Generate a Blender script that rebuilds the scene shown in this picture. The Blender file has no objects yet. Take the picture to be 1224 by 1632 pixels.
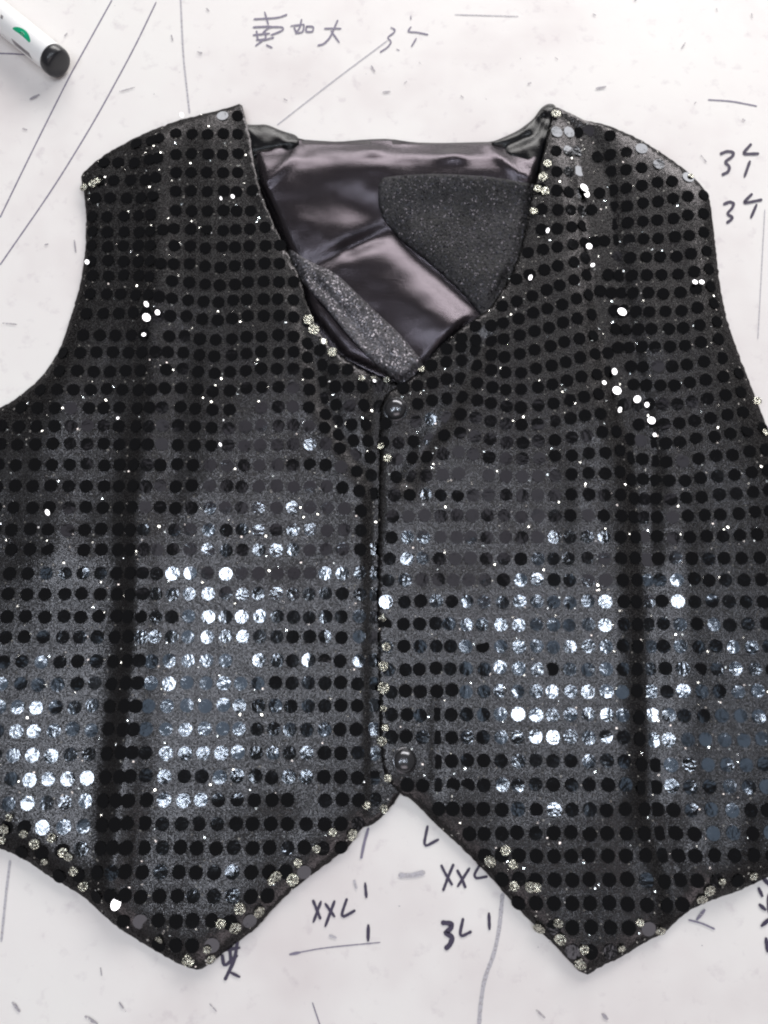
import bpy, bmesh, math, random
import numpy as np
from mathutils import Vector
from mathutils.geometry import delaunay_2d_cdt

random.seed(7)
rng = np.random.default_rng(7)
S = bpy.context.scene
COL = S.collection

# ------------------------------------------------------------------ camera
TILT = math.radians(11.3)
FPX = 1281.0
CAMH = 0.359
cam_d = bpy.data.cameras.new('camera')
cam = bpy.data.objects.new('camera', cam_d)
COL.objects.link(cam)
cam.location = (0, 0, CAMH)
cam.rotation_euler = (TILT, 0, 0)
cam_d.sensor_fit = 'VERTICAL'
cam_d.sensor_height = 36
cam_d.lens = 36 * FPX / 1632
cam_d.clip_start = 0.01
cam_d.clip_end = 20
S.camera = cam

W = bpy.data.worlds.new('World')
S.world = W
W.use_nodes = True
W.node_tree.nodes['Background'].inputs[0].default_value = (1.0, 0.965, 0.975, 1)
W.node_tree.nodes['Background'].inputs[1].default_value = 0.16
S.view_settings.view_transform = 'Standard'
S.view_settings.look = 'None'
S.view_settings.exposure = 0.0
S.view_settings.gamma = 1.0
S.view_settings.use_curve_mapping = False
S.render.engine = 'CYCLES'
S.cycles.filter_width = 2.2

ct, st = math.cos(TILT), math.sin(TILT)
def ray(px, py):
    a = (px - 612) / FPX
    b = -(py - 816) / FPX
    return np.array([a + 0 * b, st + b * ct, -ct + b * st])
def unp(px, py, h=0.0):
    """point at height h (metres) above the table for a place measured on the photo"""
    d = ray(px, py)
    t = (h - CAMH) / d[2]
    return np.array([d[0] * t, d[1] * t, h + 0 * t])

def area(name, loc, sx, sy, L, color, target=None):
    l = bpy.data.lights.new(name, 'AREA')
    l.shape = 'RECTANGLE'
    l.size, l.size_y = sx, sy
    l.energy = L * math.pi * sx * sy
    l.color = color
    o = bpy.data.objects.new(name, l)
    COL.objects.link(o)
    o.location = loc
    if target is not None:
        o.rotation_euler = (Vector(target) - Vector(loc)).to_track_quat('-Z', 'Y').to_euler()
    return o

# unseen overhead lamps, added and cut so flat sequins light up in chosen columns
HL = 1.5
def added_overhead(x0, x1, y0, y1, L, color, HL=HL):
    P = []
    for x, y in ((x0, y0), (x1, y0), (x0, y1), (x1, y1)):
        p = unp(x, y); d = ray(x, y)
        P.append((p[0] + d[0] / -d[2] * HL, p[1] + d[1] / -d[2] * HL))
    xs = [p[0] for p in P]; ys = [p[1] for p in P]
    area('added_overhead_light', ((min(xs) + max(xs)) / 2, (min(ys) + max(ys)) / 2, HL),
         max(xs) - min(xs), max(ys) - min(ys), L, color)
BLUE = (0.62, 0.80, 1.0)
for x0, x1, y0, y1 in ((-60, 120, 1080, 1370), (262, 420, 900, 1230), (740, 862, 910, 1160),
                       (925, 962, 900, 1215), (1075, 1128, 1100, 1270), (1190, 1300, 1020, 1280)):
    added_overhead(x0, x1, y0, y1, 1.7, BLUE)
for x0, x1, y0, y1 in ((10, 100, 1160, 1180), (5, 60, 1225, 1245), (10, 50, 1270, 1300), (85, 112, 1270, 1330), (255, 275, 1040, 1060), (225, 280, 1155, 1172), (345, 425, 905, 918), (376, 396, 940, 1060),
                       (760, 835, 945, 965), (795, 830, 985, 1000), (820, 850, 1095, 1150), (930, 946, 910, 930), (930, 946, 1090, 1145),
                       (1115, 1138, 1235, 1262), (1190, 1212, 1055, 1090), (310, 415, 1196, 1206), (1062, 1080, 895, 930)):
    added_overhead(x0, x1, y0, y1, 95.0, (0.86, 0.93, 1.0), 1.45)  # small strong lamps, each sized to whiten a few chosen sequins
# dim grey overhead lamps added for the sheen across the chest
added_overhead(290, 560, 690, 872, 0.65, (1.0, 0.9, 0.97))
added_overhead(640, 965, 700, 880, 0.8, (1.0, 0.92, 0.98))
# the big window beyond the top edge, a little to the right
area('window_light', (0.42, 1.55, 0.72), 1.8, 0.6, 10.2, (1.0, 0.975, 0.955), (0, 0.05, 0))
# weaker light from the near side
area('room_light', (0.25, -1.5, 1.5), 1.6, 0.9, 2.0, (1.0, 0.90, 0.92), (0, 0.0, 0))

# ------------------------------------------------------------------ helpers
def empty(name, loc, label, cat):
    o = bpy.data.objects.new(name, None)
    o.empty_display_size = 0.02
    COL.objects.link(o)
    o.location = loc
    o['label'] = label; o['category'] = cat
    return o

def mesh_obj(name, V, F, mats, parent=None, smooth=True, mi=None, label=None):
    V = np.asarray(V, float)
    if parent is not None:
        V = V - np.array(parent.location)
    me = bpy.data.meshes.new(name)
    me.from_pydata([tuple(v) for v in V], [], [tuple(int(i) for i in f) for f in F])
    if not isinstance(mats, (list, tuple)): mats = [mats]
    for m in mats: me.materials.append(m)
    if mi is not None: me.polygons.foreach_set('material_index', np.asarray(mi, 'i'))
    if smooth: me.polygons.foreach_set('use_smooth', np.ones(len(me.polygons), bool))
    me.update()
    o = bpy.data.objects.new(name, me)
    COL.objects.link(o)
    if parent is not None: o.parent = parent
    if label: o['label'] = label
    return o

def smooth(a, b, x):
    t = np.clip((x - a) / (b - a), 0, 1)
    return t * t * (3 - 2 * t)

def dens(poly, step=5.0, closed=True, jit=0.0):
    out = []
    n = len(poly)
    for i in range(n if closed else n - 1):
        a = np.array(poly[i], float); b = np.array(poly[(i + 1) % n], float)
        k = max(1, int(np.linalg.norm(b - a) / step))
        for j in range(k):
            out.append(a + (b - a) * j / k)
    if not closed: out.append(np.array(poly[-1], float))
    out = np.array(out)
    if jit:
        out = out + rng.normal(0, jit, out.shape)
    return out

def chaikin(poly, n=1, closed=True):
    P = [np.array(p, float) for p in poly]
    for _ in range(n):
        Q = []
        m = len(P)
        if not closed: Q.append(P[0])
        for i in range(m if closed else m - 1):
            a, b = P[i], P[(i + 1) % m]
            Q += [a * .8 + b * .2, a * .2 + b * .8]
        if not closed: Q.append(P[-1])
        P = Q
    return P

def inside(poly, X, Y):
    poly = np.asarray(poly)
    r = np.zeros(X.shape, bool)
    x0, y0 = poly[:, 0], poly[:, 1]
    x1, y1 = np.roll(x0, -1), np.roll(y0, -1)
    for a, b, c, d in zip(x0, y0, x1, y1):
        if b == d: continue
        m = ((b > Y) != (d > Y)) & (X < (c - a) * (Y - b) / (d - b) + a)
        r ^= m
    return r

def edist(poly, X, Y, closed=True):
    poly = np.asarray(poly, float)
    D = np.full(X.shape, 1e9)
    n = len(poly)
    for i in range(n if closed else n - 1):
        ax, ay = poly[i]; bx, by = poly[(i + 1) % n]
        vx, vy = bx - ax, by - ay
        L = vx * vx + vy * vy + 1e-9
        t = np.clip(((X - ax) * vx + (Y - ay) * vy) / L, 0, 1)
        D = np.minimum(D, np.hypot(X - ax - t * vx, Y - ay - t * vy))
    return D

# cheap value noise
_T = rng.random((64, 64))
def vn(x, y):
    xi = np.floor(x).astype(int); yi = np.floor(y).astype(int)
    fx = x - xi; fy = y - yi
    fx = fx * fx * (3 - 2 * fx); fy = fy * fy * (3 - 2 * fy)
    g = lambda a, b: _T[a % 64, b % 64]
    return ((g(xi, yi) * (1 - fx) + g(xi + 1, yi) * fx) * (1 - fy) +
            (g(xi, yi + 1) * (1 - fx) + g(xi + 1, yi + 1) * fx) * fy) - 0.5

def sheet(name, outline, hfun, step, mat, parent, thick=0.0009, jit=0.0, label=None, estep=5):
    """a piece of cloth: outline + height in mm over it, draped as one mesh with thickness"""
    O = dens(outline, estep, jit=jit)
    x0, y0 = O.min(0); x1, y1 = O.max(0)
    gx, gy = np.meshgrid(np.arange(x0, x1, step), np.arange(y0, y1, step))
    gx = gx + (np.arange(gx.shape[0]) % 2)[:, None] * step / 2
    gx = gx.ravel(); gy = gy.ravel()
    m = inside(O, gx, gy) & (edist(O, gx, gy) > step * 0.55)
    pts = np.vstack([O, np.stack([gx[m], gy[m]], 1)])
    n = len(O)
    res = delaunay_2d_cdt([Vector(p) for p in pts], [(i, (i + 1) % n) for i in range(n)], [], 1, 1e-4)
    P = np.array([tuple(v) for v in res[0]])
    H = hfun(P[:, 0], P[:, 1]) * 0.001
    V = unp(P[:, 0], P[:, 1], H).T
    F = [f for f in res[2]]
    # orient upwards
    a = P[F[0][1]] - P[F[0][0]]; b = P[F[0][2]] - P[F[0][0]]
    if a[0] * b[1] - a[1] * b[0] > 0: F = [f[::-1] for f in F]
    o = mesh_obj(name, V, F, mat, parent, label=label)
    s = o.modifiers.new('cloth_thickness', 'SOLIDIFY')
    s.thickness = thick; s.offset = -1
    return o

def tube(name, P3, r, mat, parent, seg=10, label=None):
    P3 = np.array(P3); n = len(P3)
    V = []; F = []
    for i in range(n):
        t = P3[min(i + 1, n - 1)] - P3[max(i - 1, 0)]
        t /= np.linalg.norm(t)
        s = np.cross(t, [0, 0, 1.0]); s /= np.linalg.norm(s)
        u = np.cross(s, t)
        rr = r * (0.35 if i in (0, n - 1) else 1)
        for k in range(seg):
            a = 2 * math.pi * k / seg
            V.append(P3[i] + s * math.cos(a) * rr + u * math.sin(a) * rr * 0.42)
    for i in range(n - 1):
        for k in range(seg):
            F.append((i * seg + k, i * seg + (k + 1) % seg, (i + 1) * seg + (k + 1) % seg, (i + 1) * seg + k))
    F.append(tuple(range(seg))[::-1]); F.append(tuple((n - 1) * seg + k for k in range(seg)))
    return mesh_obj(name, V, F, mat, parent, label=label)

# ------------------------------------------------------------------ materials
def mat(name):
    m = bpy.data.materials.new(name); m.use_nodes = True
    nt = m.node_tree
    return m, nt, nt.nodes['Principled BSDF'], nt.nodes['Material Output']
def N(nt, t, **k):
    n = nt.nodes.new(t)
    for a, b in k.items(): setattr(n, a, b)
    return n
def L(nt, a, b): nt.links.new(a, b)
def coord(nt, scale=1.0, sv=None):
    tc = N(nt, 'ShaderNodeTexCoord'); mp = N(nt, 'ShaderNodeMapping')
    L(nt, tc.outputs['Object'], mp.inputs[0])
    mp.inputs['Scale'].default_value = sv or (scale,) * 3
    return mp.outputs[0]
def noise(nt, scale, detail=3, rough=0.5, sv=None):
    n = N(nt, 'ShaderNodeTexNoise')
    n.inputs['Scale'].default_value = scale if sv is None else 1
    n.inputs['Detail'].default_value = detail
    n.inputs['Roughness'].default_value = rough
    L(nt, coord(nt, 1.0, sv), n.inputs['Vector'])
    return n
def ramp(nt, inp, stops):
    r = N(nt, 'ShaderNodeValToRGB')
    e = r.color_ramp.elements
    e[0].position, e[0].color = stops[0][0], (*stops[0][1], 1)
    e[1].position, e[1].color = stops[-1][0], (*stops[-1][1], 1)
    for p, c in stops[1:-1]:
        x = e.new(p); x.color = (*c, 1)
    L(nt, inp, r.inputs[0])
    return r.outputs[0]
def bump(nt, inp, dist, strength=1.0, normal=None):
    b = N(nt, 'ShaderNodeBump')
    b.inputs['Distance'].default_value = dist; b.inputs['Strength'].default_value = strength
    L(nt, inp, b.inputs['Height'])
    if normal: L(nt, normal, b.inputs['Normal'])
    return b.outputs[0]

def glitter(nt, scale, lo, tilt, base, rough, col=(0.9, 0.88, 0.86)):
    """small shiny threads with random facing, mixed over shader 'base'"""
    vo = N(nt, 'ShaderNodeTexVoronoi'); vo.inputs['Scale'].default_value = 1
    L(nt, coord(nt, 1, (scale, scale, scale * .3)), vo.inputs['Vector'])
    sub = N(nt, 'ShaderNodeVectorMath', operation='SUBTRACT'); sub.inputs[1].default_value = (.5, .5, .5)
    L(nt, vo.outputs['Color'], sub.inputs[0])
    sc = N(nt, 'ShaderNodeVectorMath', operation='SCALE'); sc.inputs['Scale'].default_value = tilt
    L(nt, sub.outputs[0], sc.inputs[0])
    ge = N(nt, 'ShaderNodeNewGeometry')
    ad = N(nt, 'ShaderNodeVectorMath', operation='ADD')
    L(nt, ge.outputs['Normal'], ad.inputs[0]); L(nt, sc.outputs[0], ad.inputs[1])
    nn = N(nt, 'ShaderNodeVectorMath', operation='NORMALIZE'); L(nt, ad.outputs[0], nn.inputs[0])
    gl = N(nt, 'ShaderNodeBsdfAnisotropic'); gl.inputs['Color'].default_value = (*col, 1)
    gl.inputs['Roughness'].default_value = rough
    L(nt, nn.outputs[0], gl.inputs['Normal'])
    sp = N(nt, 'ShaderNodeSeparateColor')
    wn = N(nt, 'ShaderNodeTexWhiteNoise', noise_dimensions='3D')
    L(nt, vo.outputs['Position'], wn.inputs['Vector'])
    mr = N(nt, 'ShaderNodeMath', operation='GREATER_THAN'); mr.inputs[1].default_value = lo
    L(nt, wn.outputs['Value'], mr.inputs[0])
    mx = N(nt, 'ShaderNodeMixShader')
    L(nt, mr.outputs[0], mx.inputs[0]); L(nt, base, mx.inputs[1]); L(nt, gl.outputs[0], mx.inputs[2])
    return mx.outputs[0]

# sequin base cloth
m_cloth, nt, b, out = mat('black_knit')
nz = noise(nt, 260, 3)
L(nt, ramp(nt, nz.outputs[0], [(0.3, (0.005, 0.0047, 0.0047)), (0.7, (0.014, 0.013, 0.013))]), b.inputs['Base Color'])
b.inputs['Roughness'].default_value = 0.42
b.inputs['Specular IOR Level'].default_value = 0.35
wv = N(nt, 'ShaderNodeTexNoise'); wv.inputs['Scale'].default_value = 1; wv.inputs['Detail'].default_value = 2
L(nt, coord(nt, 1, (1500, 2600, 800)), wv.inputs['Vector'])
L(nt, bump(nt, wv.outputs[0], 0.0005, 0.9), b.inputs['Normal'])
g1 = glitter(nt, 3200, 0.30, 0.22, b.outputs[0], 0.27, (0.060, 0.057, 0.059))
g2 = glitter(nt, 1500, 0.989, 1.8, g1, 0.2, (0.85, 0.84, 0.80))
L(nt, g2, out.inputs['Surface'])

# sequins
def seq_mat(name, base, rough, bsc, bd, metallic=1.0):
    m, nt, b, out = mat(name)
    b.inputs['Metallic'].default_value = metallic
    b.inputs['Base Color'].default_value = (*base, 1)
    b.inputs['Roughness'].default_value = rough
    n1 = noise(nt, bsc, 2)
    L(nt, bump(nt, n1.outputs[0], bd, 1.0), b.inputs['Normal'])
    return m
m_seq = seq_mat('black_sequin', (0.05, 0.052, 0.057), 0.07, 620, 0.000045)
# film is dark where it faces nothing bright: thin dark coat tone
m_glint = seq_mat('bright_glint_sequin', (0.40, 0.40, 0.42), 0.12, 620, 0.00008)  # glint brightness put into the colour: paler metal than the black sequins
m_hem = seq_mat('silvery_sequin_back', (0.82, 0.79, 0.60), 0.25, 1300, 0.0011)
nt = m_hem.node_tree
L(nt, ramp(nt, noise(nt, 1500, 2).outputs[0], [(0.42, (0.02, 0.02, 0.018)), (0.56, (0.80, 0.79, 0.68))]), nt.nodes['Principled BSDF'].inputs['Base Color'])

# satin
def satin(name, base, rough, spec, wrinkle=0.0006, met=0.0, sc=90):
    m, nt, b, out = mat(name)
    b.inputs['Base Color'].default_value = (*base, 1)
    b.inputs['Roughness'].default_value = rough
    b.inputs['Metallic'].default_value = met
    b.inputs['Specular IOR Level'].default_value = spec
    n1 = noise(nt, sc, 2); n2 = noise(nt, 2200, 2)
    x = bump(nt, n2.outputs[0], 0.00013, 0.8)
    L(nt, bump(nt, n1.outputs[0], wrinkle, 0.8, x), b.inputs['Normal'])
    return m
m_satin = satin('dark_satin', (0.064, 0.056, 0.064), 0.24, 0.3, 0.0003, met=0.92, sc=50)
m_satinblack = satin('black_satin', (0.005, 0.005, 0.006), 0.2, 0.3, 0.0004, met=0.0)
m_piping = satin('satin_piping', (0.15, 0.145, 0.155), 0.38, 0.5, 0.0002, met=0.6)
def underside(name, lo, hi, gl, thr):
    m, nt, b, out = mat(name)
    n1 = noise(nt, 900, 3)
    n2 = noise(nt, 70, 4)
    mx = N(nt, 'ShaderNodeMix', data_type='RGBA', blend_type='MULTIPLY'); mx.inputs[0].default_value = 1
    L(nt, ramp(nt, n1.outputs[0], [(0.3, (lo, lo * .95, lo * 1.05)), (0.7, (hi, hi * .96, hi * 1.06))]), mx.inputs[6])
    L(nt, ramp(nt, n2.outputs[0], [(0.35, (0.35, 0.35, 0.35)), (0.68, (1.0, 1.0, 1.0))]), mx.inputs[7])  # slow noise in the base colour stands in for a faint sheen
    L(nt, mx.outputs[2], b.inputs['Base Color'])
    b.inputs['Roughness'].default_value = 0.6
    b.inputs['Specular IOR Level'].default_value = 0.25
    L(nt, bump(nt, n1.outputs[0], 0.0005, 1), b.inputs['Normal'])
    L(nt, glitter(nt, 1700, thr, 1.1, b.outputs[0], 0.4, gl), out.inputs['Surface'])
    return m
m_lin = underside('knit_underside', 0.012, 0.036, (0.042, 0.040, 0.046), 0.75)
m_lin2 = underside('grainy_knit_underside', 0.02, 0.13, (0.15, 0.142, 0.157), 0.62)

# snaps
m_snap, nt, b, out = mat('gunmetal_snap')
b.inputs['Base Color'].default_value = (0.10, 0.10, 0.107, 1)
b.inputs['Metallic'].default_value = 0.85; b.inputs['Roughness'].default_value = 0.2
L(nt, bump(nt, noise(nt, 700, 3).outputs[0], 0.00003, .4), b.inputs['Normal'])

# table
m_table, nt, b, out = mat('white_laminate')
n1 = noise(nt, 9, 4, 0.6); n2 = noise(nt, 120, 4, 0.6); n3 = noise(nt, 1.0, 3, .6, sv=(330, 330, 1)); n4 = noise(nt, 5, 2)
c1 = ramp(nt, n1.outputs[0], [(0.30, (0.64, 0.585, 0.575)), (0.5, (0.735, 0.70, 0.68)), (0.72, (0.765, 0.745, 0.715))])
c2 = ramp(nt, n2.outputs[0], [(0.26, (0.86, 0.84, 0.86)), (0.42, (1, 1, 1))])
c3 = ramp(nt, n3.outputs[0], [(0.19, (0.45, 0.42, 0.48)), (0.24, (1, 1, 1))])
m1 = N(nt, 'ShaderNodeMix', data_type='RGBA', blend_type='MULTIPLY'); m1.inputs[0].default_value = 1
m2 = N(nt, 'ShaderNodeMix', data_type='RGBA', blend_type='MULTIPLY'); m2.inputs[0].default_value = .8
L(nt, c1, m1.inputs[6]); L(nt, c2, m1.inputs[7]); L(nt, m1.outputs[2], m2.inputs[6]); L(nt, c3, m2.inputs[7])
L(nt, m2.outputs[2], b.inputs['Base Color'])
b.inputs['Roughness'].default_value = 0.45
b.inputs['Specular IOR Level'].default_value = 0.3
L(nt, bump(nt, n2.outputs[0], 0.0002, .4), b.inputs['Normal'])

def ink(name, col, cover):
    m, nt, b, out = mat(name)
    b.inputs['Base Color'].default_value = (*col, 1)
    b.inputs['Roughness'].default_value = 0.5
    n = noise(nt, 900, 3, .6)
    lo = 1 - cover
    a = ramp(nt, n.outputs[0], [(max(0.0, lo * .9 - .12), (0, 0, 0)), (lo * .9 + .12, (1, 1, 1))])
    L(nt, a, b.inputs['Alpha'])
    return m
ink_dark = ink('purple_black_ink', (0.035, 0.025, 0.055), 0.80)
ink_mid = ink('grey_purple_ink', (0.18, 0.16, 0.22), 0.62)
ink_speck = ink('speck_ink', (0.30, 0.28, 0.31), 0.5)
ink_faint = ink('faded_grey_ink', (0.42, 0.40, 0.43), 0.58)

# ------------------------------------------------------------------ table
table = empty('work_table', (0, 0.05, 0), 'white work table top scribbled with pen lines, sizes and ink specks under the vest', 'table')
bm = bmesh.new()
bmesh.ops.create_cube(bm, size=1)
for v in bm.verts:
    v.co = Vector((v.co.x * 2.2, v.co.y * 1.6 + 0.05, v.co.z * 0.03 - 0.015))
bmesh.ops.bevel(bm, geom=bm.edges[:], offset=0.002, segments=2, affect='EDGES')
mesh_obj('table_top', [v.co[:] for v in bm.verts], [[v.index for v in f.verts] for f in bm.faces] if not bm.verts.index_update() and not bm.faces.ensure_lookup_table() else [], m_table, table, smooth=False)
bm.free()

zlev = [0.10]
def strokes(name, lst, w, m, label=None, f=lambda p: p, taper=True):
    """pen strokes lying on the table; w in photo px"""
    V = []; F = []
    zlev[0] += 0.012
    for si, s in enumerate(lst):
        ww = w
        if isinstance(s, tuple) and isinstance(s[0], list): s, ww = s
        z = (zlev[0] + 0.0015 * si) * 0.001
        P = np.array([f(p) for p in s], float)
        if len(P) > 2: P = np.array(chaikin(P, 2, closed=False))
        P = dens(P, max(2.0, ww * .8), closed=False)
        n = len(P)
        base = len(V)
        for i in range(n):
            t = P[min(i + 1, n - 1)] - P[max(i - 1, 0)]; t = t / (np.linalg.norm(t) + 1e-9)
            nn = np.array([-t[1], t[0]])
            e = ww / 2 * (1 + 0.22 * (random.random() - .5))
            if i == 0 or i == n - 1: e *= 0.55
            c = P[i] - (t * ww * .25 if i == 0 else -t * ww * .25 if i == n - 1 else 0)
            for q in (c - nn * e, c + nn * e):
                V.append(unp(q[0], q[1], z))
        for i in range(n - 1):
            a = base + 2 * i
            F.append((a, a + 1, a + 3, a + 2))
    return mesh_obj(name, V, F, m, table, smooth=False, label=label)

zf = lambda x0, y0, s: (lambda p: (x0 + p[0] / s, y0 + p[1] / s))
Z1 = zf(0, 0, 2.914)
strokes('pen_line', [[(520, 0), (370, 270), (320, 360), (150, 700), (0, 1010)]], 2.2, ink_mid, 'long thin pen line running past the marker end', Z1)
strokes('pen_line', [[(725, 10), (620, 230), (440, 560), (250, 870), (0, 1230)]], 2.2, ink_mid, 'long thin pen line nearer to the vest shoulder', Z1)
strokes('pen_line', [[(838, -20), (850, 250), (866, 400), (880, 525)]], 3.0, ink_faint, 'grey line ending at the top of the left shoulder', Z1)
strokes('pen_line', [[(-20, 247), (70, 250), (145, 256)]], 2.2, ink_mid, 'short line left of the marker end', Z1)
strokes('pen_line', [[(617, 65), (530, 130), (442, 199)]], 2.2, ink_faint, 'faint diagonal line above the neckline')
strokes('pen_line', [[(1129, 159), (1166, 161), (1206, 169)]], 2.4, ink_mid, 'short arc above the right writing')
strokes('pen_line', [([(462, 1521), (478, 1518)], 4.5), [(470, 1519), (520, 1510), (606, 1502)]], 1.8, ink_mid, 'thin line under the lower left size')
strokes('pen_line', [[(801, 1425), (796, 1480), (788, 1519), (772, 1560), (766, 1600), (763, 1640)]], 6.5, ink_faint, 'broad grey line running to the lower edge')
strokes('pen_line', [[(498, 1598), (512, 1640)]], 1.8, ink_mid)
strokes('pen_line', [[(16, 1372), (10, 1420), (2, 1500)]], 4, ink_faint)
strokes('pen_line', [[(1219, 334), (1214, 430), (1208, 540)]], 1.6, ink_faint)
strokes('pen_line', [[(725, 23), (800, 25), (826, 26)]], 1.6, ink_faint)
strokes('pen_writing', [
    [(95, 78), (245, 70), (295, 50)], [(160, 35), (182, 110)], [(90, 127), (200, 122)],
    [(150, 160), (190, 125), (270, 125), (275, 145), (200, 175)], [(90, 175), (190, 165)],
    [(110, 150), (120, 215), (215, 190)], [(110, 205), (170, 200), (160, 150)], [(105, 240), (150, 205)],
    [(170, 235), (205, 252)], [(320, 120), (400, 110)], [(385, 80), (375, 130), (350, 165)],
    [(340, 130), (355, 165), (395, 155), (400, 115)], [(415, 125), (410, 155), (455, 155), (458, 122), (415, 122)],
    [(525, 135), (625, 135)], [(605, 85), (560, 190), (520, 230), (485, 238)], [(565, 150), (615, 220)]],
    3.0, ink_mid, 'faded grey handwriting of three characters above the neckline', zf(380, 10, 3.825))
strokes('pen_writing', [
    [(930, 130), (955, 140), (950, 160), (905, 190), (935, 215), (910, 250), (865, 278)], [(966, 262), (980, 268)],
    [(1052, 125), (1030, 155), (1090, 158), (1155, 172)], [(1085, 195), (1055, 245)], [(1050, 60), (1052, 78)]],
    2.6, ink_mid, 'faded handwritten 3 and arrow above the neckline', zf(380, 10, 3.825))
Z12 = zf(1100, 140, 6.8)
strokes('pen_writing', [[(330, 715), (400, 685), (470, 695), (465, 740), (370, 805), (430, 850), (415, 910), (350, 940)],
                        [(660, 610), (580, 700), (590, 718), (740, 712)], [(648, 795), (590, 960)]],
        4.8, ink_dark, 'dark handwritten 3 and arrow nearer the top, right of the shoulder', Z12)
strokes('pen_writing', [[(365, 1260), (430, 1232), (475, 1250), (460, 1300), (395, 1365), (460, 1400), (450, 1425), (400, 1460)],
                        [(670, 1150), (585, 1235), (600, 1248), (775, 1212)], [(720, 1265), (660, 1405)]],
        4.6, ink_dark, 'second dark handwritten 3 and arrow below the first', Z12)
Z8 = zf(400, 1080, 2.914)
strokes('pen_writing', [[(820, 690), (800, 790), (870, 752)]], 4.5, ink_dark, 'handwritten L under the notch between the points', Z8)
strokes('pen_writing', [[(940, 868), (918, 920), (893, 988)], [(884, 872), (900, 905), (934, 962)],
                        [(958, 895), (978, 930), (996, 975)], [(1015, 885), (960, 970)],
                        [(1062, 872), (1036, 915), (1045, 934), (1096, 924)]], 4.5, ink_dark, 'handwritten XXL beside the right point', Z8)
strokes('pen_writing', [[(288, 1035), (305, 1075), (322, 1120)], [(325, 1040), (290, 1135)], [(345, 1050), (388, 1110)],
                        [(388, 1038), (345, 1155)], [(445, 1028), (420, 1100), (430, 1112), (482, 1082)]],
        4.6, ink_dark, 'handwritten XXL under the left point', Z8)
strokes('pen_writing', [([(888, 1138), (935, 1142), (925, 1170), (900, 1185), (938, 1205), (925, 1240), (905, 1258)], 8),
                        [(985, 1120), (970, 1190), (980, 1202), (1022, 1180)]], 4.8, ink_dark, 'handwritten bold 3L under the right XXL', Z8)
strokes('pen_tick', [[(530, 955), (536, 1020)]], 4.8, ink_dark, None, Z8)
strokes('pen_tick', [[(545, 1150), (544, 1222)]], 5.2, ink_dark, None, Z8)
strokes('pen_tick', [[(1105, 1095), (1108, 1168)]], 5.0, ink_dark, None, Z8)
strokes('pen_tick', [[(545, 700), (525, 770), (512, 838)]], 4.4, ink_mid, 'faded long tick touching the left hem', Z8)
strokes('pen_smudge', [([(690, 918), (745, 920), (803, 905)], 8), ([(480, 945), (488, 975)], 7), ([(365, 1198), (395, 1208)], 4)], 8, ink_faint, None, Z8)
Z9 = zf(800, 1080, 2.887)
strokes('pen_writing', [([(932, 1070), (898, 1112)], 6), [(860, 1115), (920, 1130), (978, 1157)]], 3, ink_mid, 'small handwritten arrow by the right hem', Z9)
strokes('pen_writing', [[(1182, 970), (1198, 1005)], [(1195, 915), (1232, 955)], [(1186, 1045), (1212, 1068)],
                        [(1195, 1142), (1235, 1108)], [(1216, 1200), (1224, 1260)], [(1228, 1000), (1230, 1080)]], 6.5, ink_dark,
        'dark writing cut off at the right edge', Z9)
Z7 = zf(0, 1080, 2.914)
strokes('pen_writing', [[(1104, 1215), (1090, 1310), (1045, 1402)], [(1032, 1290), (1040, 1345), (1100, 1290)],
                        [(1072, 1370), (1112, 1390)], [(1040, 1265), (1112, 1255)], [(1065, 1250), (1075, 1330)]], 5.5, ink_dark,
        'purple handwritten character touching the tip of the left point', Z7)
# little listed marks, ticks and dirt
marks = [([(345 / 2.914, 1115 / 2.914), (352 / 2.914, 1172 / 2.914)], 2.4), ([(4, 515), (28, 517)], 2.2),
         ([(160, 1542), (162, 1555)], 2.0), ([(190, 1598), (200, 1612)], 3), ([(20, 1598), (31, 1612)], 5), ([(136, 1620), (155, 1632)], 5),
         ([(334, 1600), (345, 1612)], 1.6), ([(855, 1610), (868, 1622)], 4), ([(960, 1616), (968, 1624)], 6), ([(592, 105), (597, 114)], 3),
         ([(610, 147), (622, 146)], 3.2), ([(453, 158), (457, 160)], 3.6), ([(735, 153), (738, 155)], 4), ([(645, 132), (648, 130)], 3),
         ([(668, 100), (671, 101)], 3.2), ([(315, 83), (321, 84)], 5), ([(329, 13), (333, 18)], 3), ([(273, 56), (275, 64)], 2.5),
         ([(103, 57), (107, 53)], 2.6), ([(48, 158), (62, 151)], 4), ([(37, 205), (42, 207)], 5), ([(72, 390), (76, 389)], 3.5),
         ([(190, 146), (215, 139)], 1.8), ([(945, 22), (949, 24)], 3.5), ([(1142, 14), (1143, 18)], 3), ([(1198, 22), (1199, 27)], 4),
         ([(1086, 78), (1092, 68)], 2.4), ([(886, 92), (888, 94)], 4), ([(842, 133), (846, 132)], 4), ([(1012, 1), (1016, -8)], 3),
         ([(1184, 190), (1187, 192)], 4.5), ([(1107, 165), (1109, 163)], 3.5), ([(950, 141), (966, 138)], 3), ([(1117, 247), (1126, 258)], 2)]
for i in range(10):
    x, y = random.uniform(0, 1224), random.uniform(0, 200) if i % 3 else random.uniform(1440, 1632)
    a = random.uniform(0, 6.28); l = random.uniform(.3, 1.8)
    marks.append(([(x, y), (x + l * math.cos(a), y + l * math.sin(a))], random.uniform(1.0, 2.6)))
isp = strokes('ink_specks', marks, 2, ink_speck, 'ink specks and dirt scattered on the table')
isp['kind'] = 'stuff'

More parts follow.
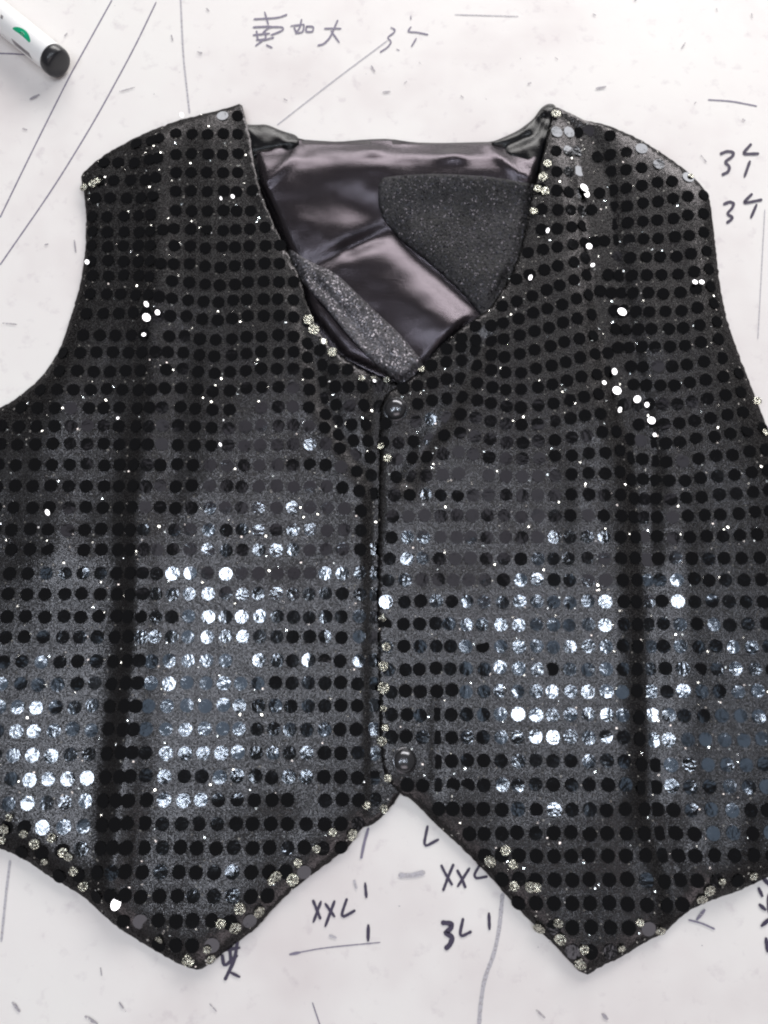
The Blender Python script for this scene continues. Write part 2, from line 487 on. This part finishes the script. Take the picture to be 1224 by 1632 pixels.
# ------------------------------------------------------------------ vest outlines (photo px)
OL = [(385, 164), (392, 190), (398, 215), (403, 255), (412, 295), (428, 340), (455, 395), (478, 440), (494, 500), (515, 540), (548, 570), (590, 592), (640, 612),
      (652, 640), (650, 800), (650, 1000), (650, 1200), (640, 1262), (628, 1280), (606, 1306), (590, 1316), (576, 1320), (560, 1345), (530, 1370), (508, 1386), (470, 1415),
      (440, 1443), (408, 1480), (370, 1508), (342, 1531), (318, 1547), (292, 1540), (250, 1517), (205, 1490),
      (170, 1464), (132, 1427), (80, 1398), (40, 1370), (0, 1352), (-70, 1325), (-90, 1200), (-95, 1000), (-90, 800), (-75, 690), (-40, 662), (0, 650),
      (22, 638), (50, 616), (75, 590), (95, 558), (108, 520), (121, 480), (131, 440), (136, 400), (137, 360), (136, 320), (131, 296), (129, 279),
      (146, 262), (170, 244), (210, 222), (250, 204), (290, 190), (330, 180), (362, 172)]
OR = [(884, 170), (878, 195), (868, 235), (856, 290), (846, 320), (838, 365), (826, 410), (808, 450), (780, 492), (742, 518), (706, 546), (680, 578), (655, 603),
      (632, 616), (612, 630), (605, 655), (604, 760), (602, 900), (603, 1050), (606, 1200), (614, 1240), (640, 1267), (652, 1272), (664, 1282), (698, 1317),
      (743, 1358), (781, 1397), (805, 1425), (845, 1468), (890, 1513), (931, 1557), (958, 1540), (990, 1526), (1022, 1505), (1060, 1486), (1082, 1464), (1100, 1450), (1125, 1438), (1178, 1420),
      (1224, 1398), (1300, 1370), (1315, 1200), (1315, 1000), (1310, 850), (1275, 765), (1240, 715), (1217, 668), (1196, 612), (1176, 562), (1159, 512), (1147, 455), (1141, 400),
      (1136, 350), (1130, 312), (1110, 286), (1085, 265), (1042, 235), (1000, 212), (960, 197), (925, 190), (905, 178)]
OLd = np.array(chaikin(OL, 1)); ORd = np.array(chaikin(OR, 1))

def curve(pts, y): return np.interp(y, [p[0] for p in pts], [p[1] for p in pts])
def gauss(d, s): return np.exp(-0.5 * (d / s) ** 2)

F1 = [(180, 252), (300, 252), (448, 251), (560, 247), (648, 240), (809, 225), (1015, 222), (1162, 208), (1275, 195), (1400, 182), (1500, 181)]
F2 = [(180, 912), (280, 945), (363, 958), (448, 968), (515, 978), (640, 1003), (720, 1024), (856, 1030), (1015, 1037), (1290, 1040), (1402, 1070), (1480, 1090)]
CL = [(480, 470), (500, 560), (517, 640), (548, 695), (588, 760)]
CR = [(772, 540), (712, 665), (684, 700), (650, 765)]
def hedge(X, Y):
    nk = smooth(350, 420, X) * (1 - smooth(880, 930, X)) * (1 - smooth(600, 660, Y))
    return 1.9 + (3.8 - 1.9 * smooth(320, 400, Y)) * nk + 1.6 * (1 - nk) * (1 - smooth(300, 380, Y))
def waves(X, Y):
    y = Y / 300.0
    return (0.9 * np.sin(X / 43.0 + 0.6 * np.sin(y * 2.1)) + 0.22 * np.sin(X / 19.0 + 1.3 + y) + 2.0 * vn(X / 85, Y / 150) + 0.6 * vn(X / 33 + 9, Y / 75 + 4) + .12 * vn(X / 12, Y / 14))
def hL(X, Y, D=None):
    if D is None: D = edist(OLd, X, Y)
    k = 1 - np.exp(-D / 15.0)
    calm = 1 - 0.86 * smooth(880, 950, Y) * (1 - smooth(1260, 1330, Y))
    h = 5.2 + waves(X, Y) * calm
    h += curve([(250, 2.0), (600, 3.5), (900, 4.0), (1500, 4.2)], Y) * gauss(X - curve(F1, Y), 21)
    h -= 1.7 * gauss(edist(CL, X, Y, False), 12)
    h += 0.9 * gauss(edist([(p[0] - 26, p[1] + 8) for p in CL], X, Y, False), 14)
    h -= 1.5 * smooth(900, 1100, Y) * 0
    he = hedge(X, Y)
    h = he + (h - he) * k
    ov = smooth(570, 600, X) * smooth(560, 620, Y)
    return h * (1 - ov) + np.minimum(h, 2.6) * ov
def hR(X, Y, D=None):
    if D is None: D = edist(ORd, X, Y)
    k = 1 - np.exp(-D / 15.0)
    calm = 1 - 0.86 * smooth(880, 950, Y) * (1 - smooth(1260, 1330, Y))
    h = 5.4 + waves(X + 300, Y + 77) * calm
    h -= curve([(200, 3.5), (300, 4.8), (660, 4.8), (800, 3.0), (1500, 2.5)], Y) * gauss(X - curve(F2, Y), curve([(200, 20), (600, 24), (800, 20), (1500, 18)], Y))
    h += 0.7 * gauss(X - curve(F2, Y) - 52, 22) + 0.7 * gauss(X - curve(F2, Y) + 52, 22)
    h -= 2.0 * gauss(edist(CR, X, Y, False), 11)
    h -= 1.6 * gauss(X - 697, 9) * smooth(1080, 1150, Y) * (1 - smooth(1240, 1300, Y))
    he = hedge(X, Y) + 2.3 * (1 - smooth(615, 680, X)) * smooth(590, 640, Y)
    return np.maximum(he + (h - he) * k, 1.9)

vest = empty('sequin_vest', tuple(unp(612, 850)), 'black sequined waistcoat lying open-necked on the white table', 'vest')
sheet('front_panel', OLd, hL, 6, m_cloth, vest, 0.0007, jit=0.45, label='left front half of the vest, tucked under the other')
sheet('front_panel', ORd, hR, 6, m_cloth, vest, 0.0007, jit=0.45, label='right front half of the vest, lapping over and carrying the snaps')

# ------------------------------------------------------------------ back and lining
OB = [(386, 205), (420, 204), (455, 212), (480, 222), (505, 224), (540, 226), (585, 222), (620, 221), (660, 227), (700, 228), (745, 227), (785, 226), (830, 215), (868, 195), (892, 196),
      (960, 212), (1035, 248), (1112, 305), (1120, 400), (1140, 520), (1180, 620), (1230, 740), (1290, 880), (1295, 1240),
      (640, 1225), (-70, 1240), (-70, 700), (40, 640), (95, 590), (125, 500), (145, 400), (145, 300), (200, 245), (300, 208)]
OBd = np.array(chaikin(OB, 1))
NECK = [(400, 230), (412, 295), (455, 395), (478, 440), (494, 500), (548, 570), (640, 612), (680, 578), (742, 518), (780, 492), (826, 410), (846, 320), (868, 235), (700, 150), (480, 150)]
def hB(X, Y):
    e = 226 + 7 * vn(X / 28, X * 0 + 3) + 3
    top = smooth(-.35, 1, (Y - e) / (34 + 18 * vn(X / 60 + 5, X * 0)))
    h = 0.9 + 6.6 * top - 3.6 * smooth(272, 350, Y) + 1.2 * vn(X / 40 + 2, Y / 9)*(1 - smooth(250, 285, Y))
    g = lambda cx, cy, sx, sy, a, r=0: a * np.exp(-0.5 * ((((X - cx) * math.cos(r) + (Y - cy) * math.sin(r)) / sx) ** 2 + ((-(X - cx) * math.sin(r) + (Y - cy) * math.cos(r)) / sy) ** 2))
    r = math.radians(38)
    b = g(470, 345, 75, 38, 3.0, math.radians(20)) + g(712, 520, 46, 24, 2.8, r) + g(600, 440, 30, 60, 1.2, math.radians(-48))
    b += g(560, 395, 60, 9, -2.4, math.radians(-25)) + g(650, 400, 110, 20, -1.1, math.radians(40)) + g(420, 375, 60, 12, -1.4, r)
    b += g(560, 540, 110, 22, 2.2, r) + 1.0 * vn(X / 55, Y / 40) + 0.35 * vn(X / 22, Y / 16)
    b += -1.8 * gauss(edist([(560, 395), (620, 372), (700, 445), (765, 505)], X, Y, False), 12)
    b += g(660, 246, 50, 5, 1.3, 0.05) + g(560, 240, 30, 5, 0.9, -.1) + g(760, 250, 40, 5, 1.2, .05)
    b += 1.7 * gauss(edist([(404, 302), (432, 284), (456, 262), (476, 236)], X, Y, False), 5) + 1.7 * gauss(edist([(776, 230), (800, 252), (826, 275), (866, 294)], X, Y, False), 5)
    m = inside(NECK, X, Y) * smooth(0, 13, edist(NECK, X, Y))
    hid = smooth(0, 30, edist(NECK, X, Y)) * (1 - inside(NECK, X, Y))
    return np.clip(h * (0.45 + .55 * m) + b * m, 0.95, 30) * (1 - hid) + 0.9 * hid
def hBcap(X, Y): return hB(X, Y)
sheet('back_panel', OBd, hB, 6, m_satin, vest, 0.0006, label='shiny dark satin inside of the back')
PC = np.array(chaikin([(604, 284), (640, 279), (700, 276), (790, 282), (886, 300), (884, 345), (872, 400), (850, 460), (800, 520), (775, 510), (738, 468), (690, 424), (640, 384), (612, 352), (602, 325)], 1))
PD = np.array(chaikin([(455, 392), (492, 416), (535, 434), (590, 488), (640, 534), (678, 582), (662, 606), (640, 616), (606, 590), (560, 540), (512, 482), (472, 440)], 2))
def onback(P, a, extra):
    return lambda X, Y: hB(X, Y) + .38 + a * (1 - np.exp(-edist(P, X, Y) / 7)) + extra(X, Y) + .25
sheet('lining_panel', PC, onback(PC, .1, lambda X, Y: .3 * vn(X / 14, Y / 40) + .15 - .2 * gauss(X - 672 - (Y - 330) * .3, 3) * (1 - smooth(345, 365, Y)) - .15 * gauss(X - 755, 2.5) * smooth(390, 410, Y)), 5, m_lin, vest, 0.0004, label='matte grey lining patch on the right inside the neck')
sheet('lining_panel', PD, onback(PD, 1.0, lambda X, Y: 1.5 * vn((X + Y) / 60, (X - Y) / 18) + .8 - 1.3 * gauss(edist([(500, 445), (560, 510), (590, 550)], X, Y, False), 5)), 5, m_lin2, vest, 0.0004, label='grainy grey lining strip along the left neckline')
# black satin rolls at the shoulders
QL = np.array(chaikin([(386, 198), (405, 199), (425, 198), (450, 209), (472, 215), (479, 226), (462, 250), (440, 272), (408, 294), (398, 290), (390, 240)], 2))
QR = np.array(chaikin([(884, 166), (873, 165), (862, 172), (850, 190), (826, 208), (795, 222), (780, 227), (800, 246), (826, 268), (856, 287), (866, 250), (880, 210), (890, 180)], 2))
sheet('shoulder_fold', QL, lambda X, Y: 3.0 + 2.6 * (1 - np.exp(-edist(QL, X, Y) / 9)) - 2.2 * gauss(edist([(405, 250), (450, 240)], X, Y, False), 6) + 0.9 * vn(X / 17, Y / 12), 3, m_satinblack, vest, .0006, label='black satin roll inside the left shoulder')
sheet('shoulder_fold', QR, lambda X, Y: 3.0 + 3.8 * (1 - np.exp(-edist(QR, X, Y) / 9)) - 2.2 * gauss(edist([(800, 236), (850, 215), (866, 190)], X, Y, False), 6) + 0.9 * vn(X / 15, Y / 13), 3, m_satinblack, vest, .0006, label='black satin roll inside the right shoulder')
# ------------------------------------------------------------------ sequins
def tab(keys, first):
    """keys: list of (y, [x by column]); returns X(y, col)"""
    ys = [k[0] for k in keys]
    def f(y, j):
        xs = []
        for _, r in keys:
            i = j - first
            if i < 0: xs.append(r[0] + i * (r[1] - r[0]))
            elif i >= len(r): xs.append(r[-1] + (i - len(r) + 1) * 26)
            else: xs.append(r[i])
        if y < ys[0]: return xs[0]
        return float(np.interp(y, ys, xs))
    return f
XL = tab([(245, [96, 120, 144, 168, 192, 218, 240, 252, 266, 281, 305, 331, 355, 379, 403, 428, 453, 478, 503, 528, 553, 578, 603]),
          (335, [72, 97, 122, 147, 171, 197, 221, 241, 260, 280, 305, 331, 357, 377, 400, 424, 448, 472, 496, 520, 545, 570, 595]),
          (448, [69, 95, 121, 147, 173, 197, 220, 238, 255, 275, 302, 326, 350, 374, 396, 421, 445, 467, 490, 513, 536, 560, 584]),
          (561, [48, 74, 100, 128, 154, 180, 206, 227, 247, 268, 292, 319, 343, 369, 393, 417, 443, 467, 490, 510, 529, 553, 575]),
          (648, [33, 60, 88, 113, 141, 166, 190, 218, 238, 259, 287, 312, 338, 365, 391, 417, 443, 467, 493, 517, 537, 557, 580]),
          (809, [22, 51, 79, 110, 137, 164, 189, 210, 231, 254, 278, 305, 333, 360, 386, 412, 441, 467, 494, 522, 549, 575, 598]),
          (1015, [9, 39, 69, 100, 127, 156, 184, 205, 225, 246, 273, 300, 331, 360, 387, 414, 441, 467, 493, 518, 544, 572, 596]),
          (1162, [-4, 26, 55, 86, 117, 146, 173, 197, 213, 233, 264, 297, 326, 355, 381, 410, 438, 463, 490, 517, 542, 568, 596]),
          (1275, [-15, 15, 45, 74, 105, 136, 165, 185, 204, 233, 262, 292, 319, 348, 377, 405, 432, 460, 488, 517, 545, 572, 598]),
          (1468, [-40, -10, 22, 54, 88, 120, 150, 173, 196, 223, 252, 280, 307, 338, 367, 398, 426, 453, 482, 510, 540, 568, 598])], 0)
YL = [155, 184, 213, 245, 275, 304, 335, 364, 391, 420, 448, 475, 503, 535, 561, 588, 618, 648, 678, 708, 741, 775, 809, 844, 876, 914, 947, 983, 1015, 1053, 1089,
      1125, 1162, 1200, 1238, 1275, 1313, 1351, 1390, 1428, 1468, 1507, 1547]
def offL(x, y):
    A = np.interp(y, [430, 540, 650, 690, 750, 800, 850], [0, 28, 28, 24, 14, 8, 0])
    xc = np.interp(y, [448, 565, 640, 695, 740], [480, 500, 517, 545, 560])
    o = A * smooth(xc - 35, xc + 32, x)
    o += np.interp(y, [200, 335, 448, 600, 700], [16, 10, -8, 4, 0]) * (1 - smooth(215, 285, x))
    o += np.interp(y, [300, 448, 648, 760], [0, 7, 6, 0]) * gauss(x - 345, 30)
    o += np.interp(y, [1000, 1300, 1500], [0, 6, 8]) * (1 - smooth(60, 200, x))
    return float(o)
XR = tab([(270, [620, 645, 670, 695, 720, 745, 770, 792, 815, 838, 862, 887, 906, 921, 937, 953, 973, 998, 1023, 1048, 1072, 1096, 1120, 1145]),
          (363, [620, 645, 670, 695, 720, 745, 770, 792, 815, 838, 864, 889, 912, 929, 946, 962, 980, 1001, 1025, 1048, 1074, 1097, 1121, 1146]),
          (448, [632, 656, 680, 704, 728, 750, 774, 798, 822, 845, 869, 891, 916, 936, 954, 971, 988, 1008, 1032, 1056, 1083, 1108, 1132, 1157]),
          (515, [642, 665, 688, 712, 735, 758, 782, 803, 827, 851, 875, 898, 921, 944, 964, 981, 998, 1016, 1037, 1063, 1088, 1115, 1143, 1168]),
          (640, [642, 666, 688, 712, 736, 760, 784, 807, 831, 857, 882, 907, 931, 955, 975, 994, 1013, 1034, 1056, 1079, 1103, 1129, 1157, 1183]),
          (720, [634, 658, 681, 706, 731, 755, 780, 807, 833, 859, 885, 912, 938, 965, 988, 1006, 1023, 1042, 1062, 1086, 1113, 1141, 1167, 1195]),
          (856, [623, 649, 675, 702, 728, 752, 777, 805, 831, 857, 883, 907, 936, 963, 990, 1012, 1029, 1048, 1073, 1100, 1126, 1152, 1179, 1207]),
          (997, [613, 643, 669, 693, 717, 743, 769, 798, 828, 855, 881, 908, 937, 965, 994, 1016, 1036, 1057, 1084, 1111, 1138, 1164, 1193, 1221]),
          (1102, [623, 646, 671, 697, 719, 743, 771, 798, 826, 854, 880, 908, 937, 966, 992, 1016, 1038, 1062, 1089, 1117, 1146, 1176, 1207, 1236]),
          (1290, [625, 650, 675, 699, 721, 747, 771, 800, 826, 854, 883, 911, 940, 968, 997, 1026, 1048, 1074, 1103, 1133, 1167, 1198, 1224, 1252]),
          (1402, [620, 647, 674, 701, 725, 750, 773, 800, 826, 854, 883, 911, 940, 970, 999, 1030, 1060, 1084, 1112, 1143, 1174, 1204, 1234, 1264]),
          (1490, [610, 640, 670, 700, 725, 750, 773, 800, 826, 854, 883, 912, 942, 973, 1003, 1033, 1063, 1093, 1123, 1153, 1183, 1213, 1243, 1273])], 0)
YA = [180, 210, 241, 273, 304, 334, 363, 393, 423, 453, 484, 515, 547, 578, 609, 639, 669, 699, 727, 757, 789, 822, 856, 890, 924, 959, 995, 1030, 1066, 1102, 1139,
      1175, 1213, 1251, 1290, 1328, 1364, 1402, 1440, 1478, 1517, 1550]
YB = [201, 231, 260, 289, 319, 349, 379, 409, 438, 467, 496, 524, 553, 584, 614, 645, 676, 706, 737, 767, 795, 824, 856, 890, 924, 959, 995, 1030, 1066, 1102, 1141,
      1179, 1219, 1254, 1291, 1328, 1364, 1404, 1442, 1480, 1519, 1550]
def offA(x, y):
    if y > 800: return 0.0
    k = np.interp(y, [250, 450, 515, 609, 680, 740, 790], [0.3, -0.37, -0.28, -0.2, -0.15, -0.08, 0])
    if y < 300: k = -0.0
    lim = np.interp(y, [400, 515, 609, 669], [780, 790, 835, 850])
    o = k * (max(x, lim) - 895)
    o = o if x > 895 or y > 300 else 0
    v = np.interp(y, [500, 560, 600, 700, 740, 780], [0, -22, -16, -15, -8, 0])
    o += v * gauss(x - 727, 34) if x > 727 else v * max(0, 1 - (727 - x) / 75) + 0
    if y > 540: o += np.interp(y, [540, 600, 700, 760], [0, -4, 0, 0]) * (1 - smooth(700, 800, x))
    return float(o)
def offB(x, y):
    f = np.interp(y, [250, 700, 800, 880], [1, 1, .5, 0])
    o = -0.17 * max(0, x - 1075) * f
    if y < 420: o += -0.17 * (min(x, 1075) - 1060) * np.interp(y, [300, 420], [1, 0])
    else: o += -0.3 * max(0, 1060 - x) * np.interp(y, [690, 720, 800], [0, 1, 0]) * .6
    return float(o)

SEG = 14
def seq_shape(cup, wob):
    V = [(0, 0, -cup)]
    for r, z in ((0.45, -cup * .8), (0.86, -cup * .1), (1.0, 0.0)):
        for k in range(SEG):
            a = 2 * math.pi * k / SEG
            V.append((r * math.cos(a), r * math.sin(a), z + wob * r * math.cos(2 * a)))
    return np.array(V)
SF = [(0, 1 + k, 1 + (k + 1) % SEG) for k in range(SEG)]
for ring in range(2):
    a0 = 1 + ring * SEG; a1 = a0 + SEG
    SF += [(a0 + k, a1 + k, a1 + (k + 1) % SEG, a0 + (k + 1) % SEG) for k in range(SEG)]

def surf(hf, x, y):
    X = np.array([x, x + 4.0, x, x - 4.0, x]); Y = np.array([y, y, y + 4.0, y, y - 4.0])
    H = hf(X, Y) * .001
    P = unp(X, Y, H).T
    n = np.cross(P[1] - P[3], P[2] - P[4]); n = n / np.linalg.norm(n)
    if n[2] < 0: n = -n
    return P[0], n
seqs = []   # (verts Nx3, material, size score)
def put(hf, x, y, mi=0, r=0.00298, tilt=0.85, lift=0.0003):
    p, n = surf(hf, x, y)
    t = math.radians(tilt if random.random() > .04 else 5)
    n = n + np.array([random.gauss(0, t), random.gauss(0, t), 0]); n /= np.linalg.norm(n)
    a = np.cross(n, [random.gauss(0, .05), 1, random.gauss(0, .05)]); a /= np.linalg.norm(a); bvec = np.cross(n, a)
    s = seq_shape(random.uniform(-0.008, 0.014), random.gauss(0, 0.006)) * r * random.uniform(.97, 1.03)
    ph = random.uniform(0, .5)
    c, s_ = math.cos(ph), math.sin(ph)
    s = np.stack([s[:, 0] * c - s[:, 1] * s_, s[:, 0] * s_ + s[:, 1] * c, s[:, 2]], 1)
    V = p + n * lift + s[:, :1] * a + s[:, 1:2] * bvec + s[:, 2:] * n
    vdir = np.array([0, 0, CAMH]) - p; dd = np.linalg.norm(vdir)
    score = abs(vdir @ n) / dd / dd ** 2 if (12 < x < 1212 and 12 < y < 1620 and mi == 0) else -1
    seqs.append((V, mi, score))
one = lambda x: np.array([float(x)])
def ok(poly, x, y, m=5.5):
    return inside(poly, one(x), one(y))[0] and edist(poly, one(x), one(y))[0] > m
for yk in YL:
    for j in range(-3, 24):
        x = XL(yk, j); y = yk + offL(x, yk)
        x = XL(y, j) + random.gauss(0, .7); y += random.gauss(0, .7)
        if not ok(OLd, x, y) or random.random() < .008: continue
        if x > 608 and y > 640: continue
        if j == 8 and y < 620 and random.random() < .6: continue     # swallowed by the fold
        put(hL, x, y)
for B in (0, 1):
    for yk in (YB if B else YA):
        for j in (range(15, 27) if B else range(-1, 15)):
            x = XR(yk, j); y = yk + (offB(x, yk) if B else offA(x, yk))
            x = XR(y, j) + random.gauss(0, .7); y += random.gauss(0, .7)
            if not ok(ORd, x, y) or random.random() < .008: continue
            if math.hypot(x - 630, y - 652) < 26 or math.hypot(x - 648, y - 1212) < 27: continue
            if yk < 700 and j in (14, 15) and random.random() < .5: continue
            steep = 3.0 if yk < 720 and j in (13, 14, 15, 16) else 1
            put(hR, x, y, tilt=0.85 * steep)
# pale glittering sequin backs turned up at the seams, plus a pair painting a snap's highlight
hemL = [(4, 1338), (8, 1322), (16, 1302), (38, 1328), (56, 1344), (72, 1372), (84, 1336), (110, 1365), (133, 1412), (118, 1388), (100, 1358), (255, 1496), (383, 1447), (412, 1452), (352, 1472),
        (440, 1395), (475, 1375), (505, 1352), (530, 1326), (560, 1330), (584, 1283), (612, 1288), (375, 1478), (335, 1528), (466, 1402), (432, 1402), (330, 1512), (300, 1530),
        (148, 294), (135, 300), (156, 290), (128, 448), (516, 545), (492, 510), (530, 562), (596, 604), (616, 606), (575, 604), (446, 350), (440, 335), (470, 402), (500, 525)]
hemR = [(690, 560), (672, 590), (845, 322), (856, 302), (868, 305), (850, 338), (872, 262), (866, 282), (838, 362), (610, 985), (616, 1030), (612, 1062), (611, 1096), (612, 1130), (614, 1160), (609, 1180),
        (806, 1356), (818, 1378), (846, 1412), (855, 1414), (820, 1412), (890, 1470), (893, 1496), (930, 1512), (990, 1510), (1020, 1470), (1052, 1482), (1062, 1488), (1130, 1418), (1150, 1404), (1118, 1432),
        (1200, 1395), (782, 1372), (905, 1535), (860, 1478), (925, 1535), (618, 1240), (1212, 650), (1206, 640), (1218, 690), (886, 183), (618, 730), (608, 712), (1125, 300), (1100, 282)]
for l, hf, O in ((hemL, hL, OLd), (hemR, hR, ORd)):
    for x, y in l:
        if not inside(O, one(x), one(y))[0]: continue
        put(hf, x, y, mi=1, r=0.0020 * random.uniform(.7, 1.25), tilt=10, lift=0.0009)
# extra sequins added and aimed at the window so they show as glints
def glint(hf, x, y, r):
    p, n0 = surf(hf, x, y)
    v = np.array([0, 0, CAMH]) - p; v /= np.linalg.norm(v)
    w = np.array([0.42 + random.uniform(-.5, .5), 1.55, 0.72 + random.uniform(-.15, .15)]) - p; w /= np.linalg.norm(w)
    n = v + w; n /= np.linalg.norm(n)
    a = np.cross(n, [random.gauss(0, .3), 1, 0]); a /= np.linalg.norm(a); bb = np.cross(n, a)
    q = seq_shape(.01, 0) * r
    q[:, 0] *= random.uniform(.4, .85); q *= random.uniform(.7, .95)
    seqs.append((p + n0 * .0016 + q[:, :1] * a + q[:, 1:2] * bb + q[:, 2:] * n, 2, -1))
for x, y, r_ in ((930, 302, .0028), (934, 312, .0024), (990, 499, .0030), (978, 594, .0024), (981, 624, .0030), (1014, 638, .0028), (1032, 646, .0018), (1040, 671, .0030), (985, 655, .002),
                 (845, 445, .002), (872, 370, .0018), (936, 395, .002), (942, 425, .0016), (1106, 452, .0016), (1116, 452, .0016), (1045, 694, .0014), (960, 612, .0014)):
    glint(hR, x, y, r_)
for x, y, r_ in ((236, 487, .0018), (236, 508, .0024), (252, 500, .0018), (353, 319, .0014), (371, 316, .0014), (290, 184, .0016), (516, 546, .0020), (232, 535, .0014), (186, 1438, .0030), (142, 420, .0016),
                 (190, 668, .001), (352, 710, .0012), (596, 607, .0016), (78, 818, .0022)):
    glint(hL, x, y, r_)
rank = sorted(range(len(seqs)), key=lambda i: -seqs[i][2])
big = set(rank[:100])
V = []; F = []; MI = []
nv = 0
for i, (v, mi, s) in enumerate(seqs):
    if i in big:
        mesh_obj('sequin', v, SF, m_seq, vest)
        continue
    V.append(v); F += [tuple(a + nv for a in f) for f in SF]; MI += [mi] * len(SF); nv += len(v)
sq = mesh_obj('sequins', np.vstack(V), F, [m_seq, m_hem, m_glint], vest, mi=MI, label='rows of round black sequins and pale sequin backs at the seams')
sq['kind'] = 'stuff'

# ------------------------------------------------------------------ snap buttons
def lathe(prof, n, c, ax):
    ax = np.array(ax, float); ax /= np.linalg.norm(ax)
    u = np.cross(ax, [0.3, 1, 0.2]); u /= np.linalg.norm(u); w = np.cross(ax, u)
    V = []; F = []
    for r, z in prof:
        for k in range(n):
            a = 2 * math.pi * k / n
            V.append(np.array(c) + ax * z + (u * math.cos(a) + w * math.sin(a)) * r)
    for i in range(len(prof) - 1):
        for k in range(n):
            F.append((i * n + k, i * n + (k + 1) % n, (i + 1) * n + (k + 1) % n, (i + 1) * n + k))
    F.append(tuple(range(n))[::-1]); F.append(tuple((len(prof) - 1) * n + k for k in range(n)))
    return V, F
def snap(x, y, ax, label):
    p, n = surf(hR, x, y)
    p = unp(x, y, p[2] + 0.0008)
    R = 0.0053
    prof = [(R * .9, -.0012), (R * 1.04, -.0008), (R * 1.06, -.0003), (R * 1.0, .0000), (R * .96, -.0001), (R * .93, .0008), (R * .8, .0018), (R * .6, .0026), (R * .38, .0030), (R * .18, .0032), (R * .02, .00325)]
    V, F = lathe(prof, 32, p, ax)
    return mesh_obj('snap_button', V, F, m_snap, vest, label=label)
snap(630, 652, (-0.05, -0.12, 1), 'domed snap button at the bottom of the neckline')
snap(646, 1212, (0.32, 0.10, 1), 'tilted domed snap button just above the notch')

# ------------------------------------------------------------------ marker pen
mk = empty('marker_pen', tuple(unp(60, 60, 0)), 'white marker pen with a black end lying at the top left corner', 'marker')
m_white, nt, b, out = mat('white_plastic')
b.inputs['Base Color'].default_value = (0.80, 0.79, 0.78, 1); b.inputs['Roughness'].default_value = 0.28
m_black, nt, b, out = mat('black_plastic')
b.inputs['Base Color'].default_value = (0.014, 0.014, 0.017, 1); b.inputs['Roughness'].default_value = 0.32
L(nt, bump(nt, noise(nt, 900, 3).outputs[0], 0.0001, .5), b.inputs['Normal'])
m_green, nt, b, out = mat('green_print')
b.inputs['Base Color'].default_value = (0.0, 0.33, 0.16, 1); b.inputs['Roughness'].default_value = 0.35
m_grey, nt, b, out = mat('grey_print')
b.inputs['Base Color'].default_value = (0.22, 0.20, 0.21, 1); b.inputs['Roughness'].default_value = 0.4
RM = 0.0072
A = unp(96, 104, RM)       # centre of the end face
Bp = unp(-108, -62, RM)
ax = (A - Bp); ax[2] = 0; ax /= np.linalg.norm(ax)
A[2] = RM + .0004
prof = [(RM, -0.12), (RM, -0.0062), (RM * .985, -0.0058)]
V, F = lathe(prof, 48, A, ax); mesh_obj('barrel', V, F, m_white, mk)
prof = [(RM * .97, -0.0058), (RM * 1.03, -0.0054), (RM * 1.04, -0.004), (RM * 1.03, -0.0020), (RM * .97, -0.0007), (RM * .86, -.0001), (RM * .8, 0.0001), (RM * .55, .0004), (RM * .1, .0005)]
V, F = lathe(prof, 48, A, ax); mesh_obj('end_cap', V, F, m_black, mk)
side = np.cross(ax, [0, 0, 1.0]); side /= np.linalg.norm(side)
def decal(name, m, fn, n=40, r=RM * 1.004):
    """shape in (along, angle): fn(t)->(z, ang) outline, filled as a fan following the barrel"""
    Q = np.array([fn(2 * math.pi * k / n) for k in range(n)])
    c = Q.mean(0)
    V = []; F = []
    rings = [0.0, .25, .5, .75, 1.0]
    for s in rings[1:]:
        for q in Q:
            z, a = c + (q - c) * s
            V.append(A + ax * z + (side * math.sin(a) + np.array([0, 0, 1.0]) * math.cos(a)) * r)
    V.append(A + ax * c[0] + (side * math.sin(c[1]) + np.array([0, 0, 1.0]) * math.cos(c[1])) * r)
    for i in range(len(rings) - 2):
        for k in range(n):
            F.append((i * n + k, i * n + (k + 1) % n, (i + 1) * n + (k + 1) % n, (i + 1) * n + k))
    for k in range(n): F.append((len(V) - 1, k, (k + 1) % n))
    return mesh_obj(name, V, F, m, mk)
decal('green_emblem', m_green, lambda t: (-0.0205 + .0062 * math.cos(t), 0.32 + .22 * math.sin(t) + 0.10 * math.cos(2 * t)))
def rect(z0, z1, a0, a1, sk=0):
    def f(t):
        c, s = math.cos(t), math.sin(t); k = max(abs(c), abs(s)); c /= k; s /= k
        return ((z0 + z1) / 2 + (z1 - z0) / 2 * c + sk * s, (a0 + a1) / 2 + (a1 - a0) / 2 * s)
    return f
decal('grey_print', m_grey, rect(-0.0255, -0.0125, 1.10, 1.45, .001))
for i in range(6):
    z = -0.036 - i * .0026
    decal('barrel_print', m_grey, rect(z, z + .0016, 0.2 + .04 * (i % 2), 0.42 + .05 * (i % 3), .0003), n=16)
print('sequins', len(seqs))
